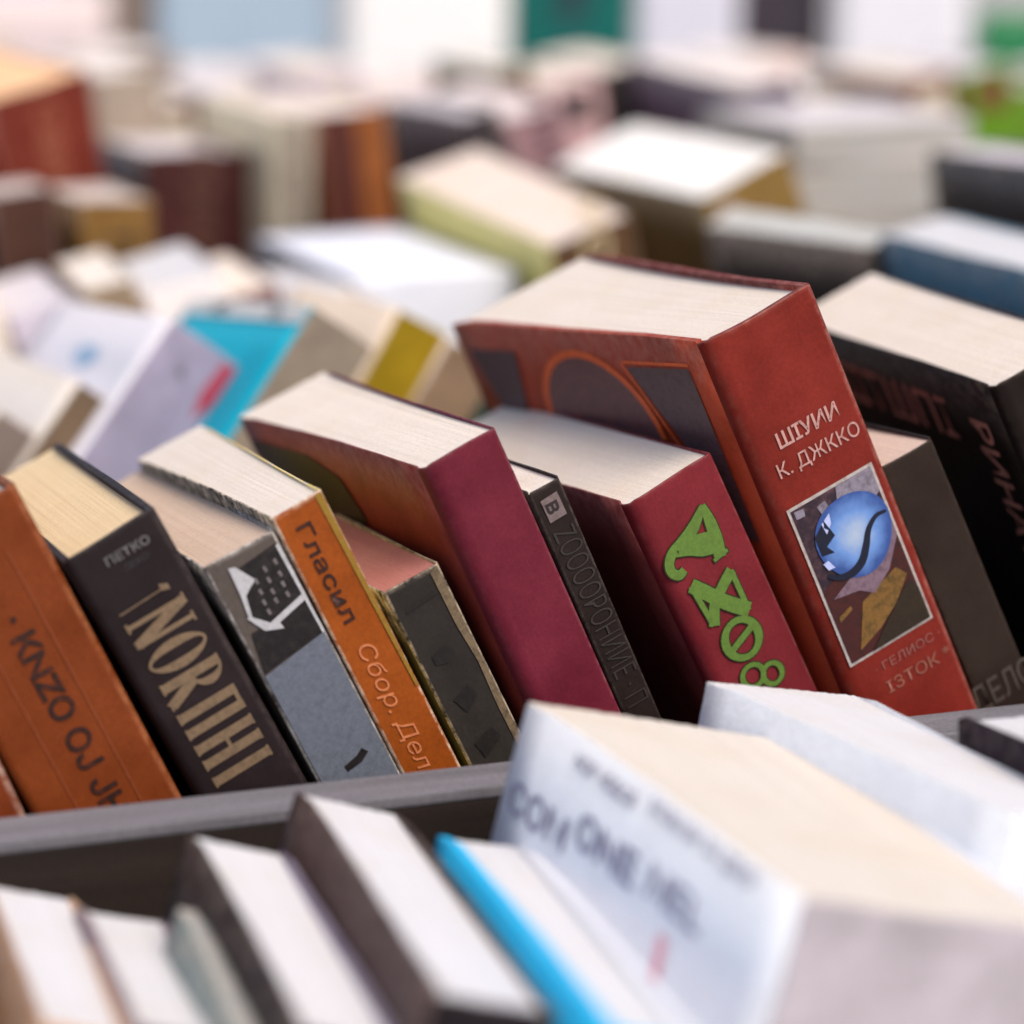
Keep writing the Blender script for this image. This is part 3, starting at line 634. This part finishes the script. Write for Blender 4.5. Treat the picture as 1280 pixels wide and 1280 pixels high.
ro.polys('printed_panel', 'spine', [[(.6, -.4), (20, -.4), (20, -170), (.6, -170)]], print_mat(c(88, 40, 32, 1.3), .3, c(120, 60, 40)))
rear('Rr', 'red-brown thick book with orange-tinged page tops at far left', c(132, 54, 40, 1.25), page_mat((.78, .50, .30)), left=c(170, 70, 50))
G['Rx'] = (-.196, .604, .052, 4, 3, 3, .040, .055, .170, .001); G['Rz'] = (-.1525, .600, .060, 5, 4, 3, .030, .05, .178, .001)
rear('Rx', 'dim brown book low in front of the red-brown one', c(92, 66, 56, 1.3), page_mat((.55, .46, .42)))
rear('Rz', 'dark umber book beside the short ochre one', c(84, 54, 44, 1.2), page_mat((.58, .50, .47)))
rear('Rh', 'short ochre book in front of the dark maroon one', c(130, 96, 46, 1.4), page_mat((.62, .55, .52)))
rear('Rt', 'beige book standing behind the dark maroon one', c(188, 172, 156, 1.2), page_mat((.78, .72, .68)))
rear('Rg', 'dark grey book with mottled lilac cover behind yellow-green one', c(74, 66, 70, 1.2), LILAC, left=c(96, 86, 94, 1.1), hard=True)
rear('Rp', 'dusty pink spined book beside the dark grey one', c(190, 150, 156, 1.2), page_mat((.80, .70, .69)))
rear('Rl', 'mauve grey book behind the very white page tops', c(128, 112, 132, 1.2), page_mat((.76, .70, .68)), left=c(122, 106, 124, 1.2))

for k_, (nm_, col_) in {'Rk': ('РОМАН', (120, 80, 66)), 'Rc': ('ПОЕЗИЯ', (120, 96, 80)), 'Rr': ('СВЯТ', (190, 110, 80)), 'Ry': ('ИСТОРИЯ', (220, 200, 160)), 'Rp': ('ЛИРИКА', (110, 70, 80)), 'Rh': ('ТОМ', (60, 44, 30))}.items():
    q_ = REARB[k_]
    q_.text(nm_, 'spine', q_.t*500, -34, min(18, q_.t*560), print_mat(c(*col_), .3, (.2, .15, .12)), 'down', 1.1, .02)
def flat(label, cx, cy, zt, hx, dy, t, ya, cov, page, spine=None, group=REAR, turn=0):
    rot = Matrix.Rotation(R(ya+turn), 4, 'Z') @ Matrix.Rotation(R(90), 4, 'Y')
    # spine towards the viewer, book lying on its front: local z runs along +X, local x runs down
    p = Vector((cx, cy, zt)) - rot.to_3x3() @ Vector((0, dy/2, hx/2))
    return Book(label, (t, dy, hx, .0004), cov, page, spine=spine, matrix=Matrix.Translation(p) @ rot, group=group)
PA = 'books lying flat in piles behind the leaning ones'
def pile(x, y, z0, items, grp=PA, turn=0):
    z = z0
    for (label, hx, dy, t, ya, cov, page, dx, dyy) in items:
        z += t+.0015; flat(label, x+dx, y+dyy, z, hx, dy, t, ya, cov, page, group=grp, turn=turn)
rn = random.Random(31); x = -.285
for nm, t, col, pg in (('ash grey', .026, (150, 140, 136), WHITEP), ('rose white', .031, (224, 206, 204), LILAC), ('dusky brown', .018, (96, 74, 64), CREAM), ('bone white', .034, (228, 218, 206), CREAM),
                       ('pale lilac', .028, (206, 198, 214), LILAC), ('sand', .022, (190, 166, 138), IVORY), ('white', .036, (236, 230, 230), WHITEP), ('old rose', .020, (180, 140, 140), CREAM), ('milk white', .030, (234, 228, 224), WHITEP)):
    zt = rn.uniform(.022, .040)
    bb = Book(f'small {nm} book standing in the blurred line behind the leaning ones', (x, .497, zt, rn.uniform(-2, 2), 14, 2, t, .092, zt+.119, .0008), c(*col), pg, group=PA)
    x += (t+.0015)/math.cos(R(14))+.0015
pile(.012, .560, -.122, [('teal green book low in the right pile', .10, .13, .055, 4, c(40, 96, 92), CREAM, -.012, 0), ('dark green book under the bluish white one', .10, .13, .055, 2, c(36, 84, 80), CREAM, -.010, 0), ('bluish white book on top of the right pile',   .080, .12, .040, 8, c(226, 230, 242), WHITEP, .012, .006)])
pile(.292, .655, -.122, [(f'{nm} book lying flat in the grey stack, {pos}', hx, .085, t, ya, c(*col), GREYP, dx, dyy-.02) for nm, pos, hx, t, ya, col, dx, dyy in (
    ('pale', 'lowest of it', .120, .036, 8, (190, 184, 180), 0, 0), ('fawn', 'second from the bottom', .118, .034, 11, (176, 160, 140), .002, 0), ('slate', 'third from the bottom', .116, .030, 7, (110, 110, 116), 0, .002),
    ('silver', 'in its middle', .120, .030, 10, (186, 180, 178), .003, 0), ('tan', 'third from the top', .114, .018, 13, (170, 146, 104), -.002, .001), ('white', 'just under the topmost', .117, .028, 8, (224, 220, 220), .004, .002), ('lilac-topped', 'on its very top', .116, .017, 12, (206, 200, 202), .001, .003))], 'books in the grey stack', 180)
rn = random.Random(77)
mid = [('wine red', (110, 40, 46)), ('eggshell', (224, 214, 198)), ('slate blue', (90, 100, 124)), ('pale mauve', (200, 186, 200)), ('coffee', (104, 78, 60)), ('chalk', (232, 228, 226)), ('olive', (120, 112, 66)),
       ('powder pink', (214, 178, 180)), ('ink black', (48, 44, 50)), ('light grey', (196, 192, 192)), ('graphite', (84, 80, 84)), ('cool white', (226, 228, 236)), ('sage', (150, 164, 140)), ('ivory', (230, 220, 200)), ('red-brown', (150, 80, 60)), ('lime green', (128, 184, 44))]
x = -.02
for nm, col in mid:
    t = rn.uniform(.020, .038); zt = rn.uniform(.045, .078)
    bb = Book(f'{nm} book in the dense blurred row two rows from the back', (x, .915-(x+.02)*.06+rn.uniform(-.008, .008), zt, rn.uniform(1, 3), 10, 2, t, .12, zt+.12, .0008), c(*col), rn.choice((CREAM, WHITEP, IVORY, LILAC)), group='dense blurred row two rows from the back')
    bb.polys('printed_panel', 'spine', [[(t*180, -6-rn.random()*6), (t*820, -6), (t*820, -22-rn.random()*14), (t*180, -24)]], print_mat(c(*rn.choice(((60, 50, 50), (210, 200, 180), (150, 60, 50), (70, 90, 120)))), .3, (.2, .2, .2)))
    x += (t+.0015)/math.cos(R(10))+rn.choice((.001, .003, .007))
# a line of books across the back of the bins
rn = random.Random(12)
back = [(-.10, .045, .07, (196, 178, 164)), (-.045, .038, .055, (206, 190, 186)), (.0, .05, .062, (176, 160, 150)), (.06, .042, .052, (204, 200, 206)), (.112, .05, .06, (224, 218, 218)),
        (.17, .045, .048, (220, 206, 204)), (.225, .05, .052, (212, 196, 198)), (.285, .044, .056, (226, 214, 212)), (.345, .05, .058, (204, 190, 190)), (.405, .05, .066, (196, 176, 172)),
        (.465, .045, .062, (60, 58, 54)), (.52, .048, .056, (150, 92, 74)), (.575, .05, .05, (120, 165, 50)), (.635, .05, .06, (190, 182, 184))]
nmz = ['beige', 'blush', 'taupe', 'silver', 'chalk white', 'shell pink', 'rose grey', 'pale blush', 'mauve beige', 'fawn', 'charcoal', 'red-brown', 'bright leaf green', 'light grey']
for (x, t, zt, col), nm in zip(back, nmz):
    y = 1.165-(x+.1)*.30+rn.uniform(-.01, .01)
    Book(f'{nm} book in the blurred line across the back of the bins', (x, y, zt, rn.uniform(0, 8), rn.uniform(2, 9), 3, t, .115, zt+.12, .001), c(*col, 1.15), page_mat((.78, .72, .69)), group='line of books across the back of the bins')

# ---- far table: books shown face-out
def faceout(label, xc, yc, w, h, t, zb, face, back, col, page=WHITEP):
    rot = Matrix.Rotation(R(face), 4, 'Z') @ Matrix.Rotation(R(back), 4, 'Y')
    p = Vector((xc, yc, zb)) - rot.to_3x3() @ Vector((0, w/2, 0))
    return Book(label, (t, w, h, .0005), col, page, matrix=Matrix.Translation(p) @ rot, group=FARG, wear=.2)
ZF = -.1715
faceout('pale blue-grey book standing face-out on the far table', .205, 1.60, .155, .30, .03, ZF, 70, 6, c(166, 186, 204, 1.0))
faceout('plain white book standing face-out beside the teal one', .348, 1.53, .138, .30, .03, ZF, 70, 6, c(244, 242, 246, 1.05))
tl = faceout('teal green book standing face-out on the far table', .466, 1.49, .106, .29, .03, ZF, 70, 6, c(22, 128, 120, 1.1))
tl.polys('printed_panel', 'left', [[(30, -2), (70, -2), (66, -78), (40, -70)]], print_mat(c(46, 76, 84, 1.2), .3, c(22, 128, 120)))
faceout('lavender-white book standing face-out right of the teal one', .562, 1.462, .088, .29, .03, ZF, 70, 6, c(216, 216, 230, 1.0))
faceout('dark plum-grey book standing face-out on the far table', .650, 1.462, .078, .30, .03, ZF, 70, 6, c(84, 76, 86, 1.1))
faceout('second white book standing face-out, right of dark plum one', .736, 1.40, .112, .30, .03, ZF, 70, 6, c(232, 232, 240, 1.0))
faceout('emerald green book standing face-out at right edge', .832, 1.365, .075, .235, .03, ZF, 70, 6, c(24, 128, 80, 1.6))
faceout('pinkish white book standing face-out at far left', .035, 1.665, .125, .235, .03, ZF, 70, 6, c(222, 206, 206, 1.0))
faceout('tan book standing face-out left of pale blue one', .122, 1.640, .044, .30, .03, ZF, 70, 6, c(176, 156, 142, 1.0))
faceout('lilac-blue book standing behind pinkish white one', -.02, 1.80, .20, .33, .03, ZF, 70, 6, c(184, 186, 212, 1.0))
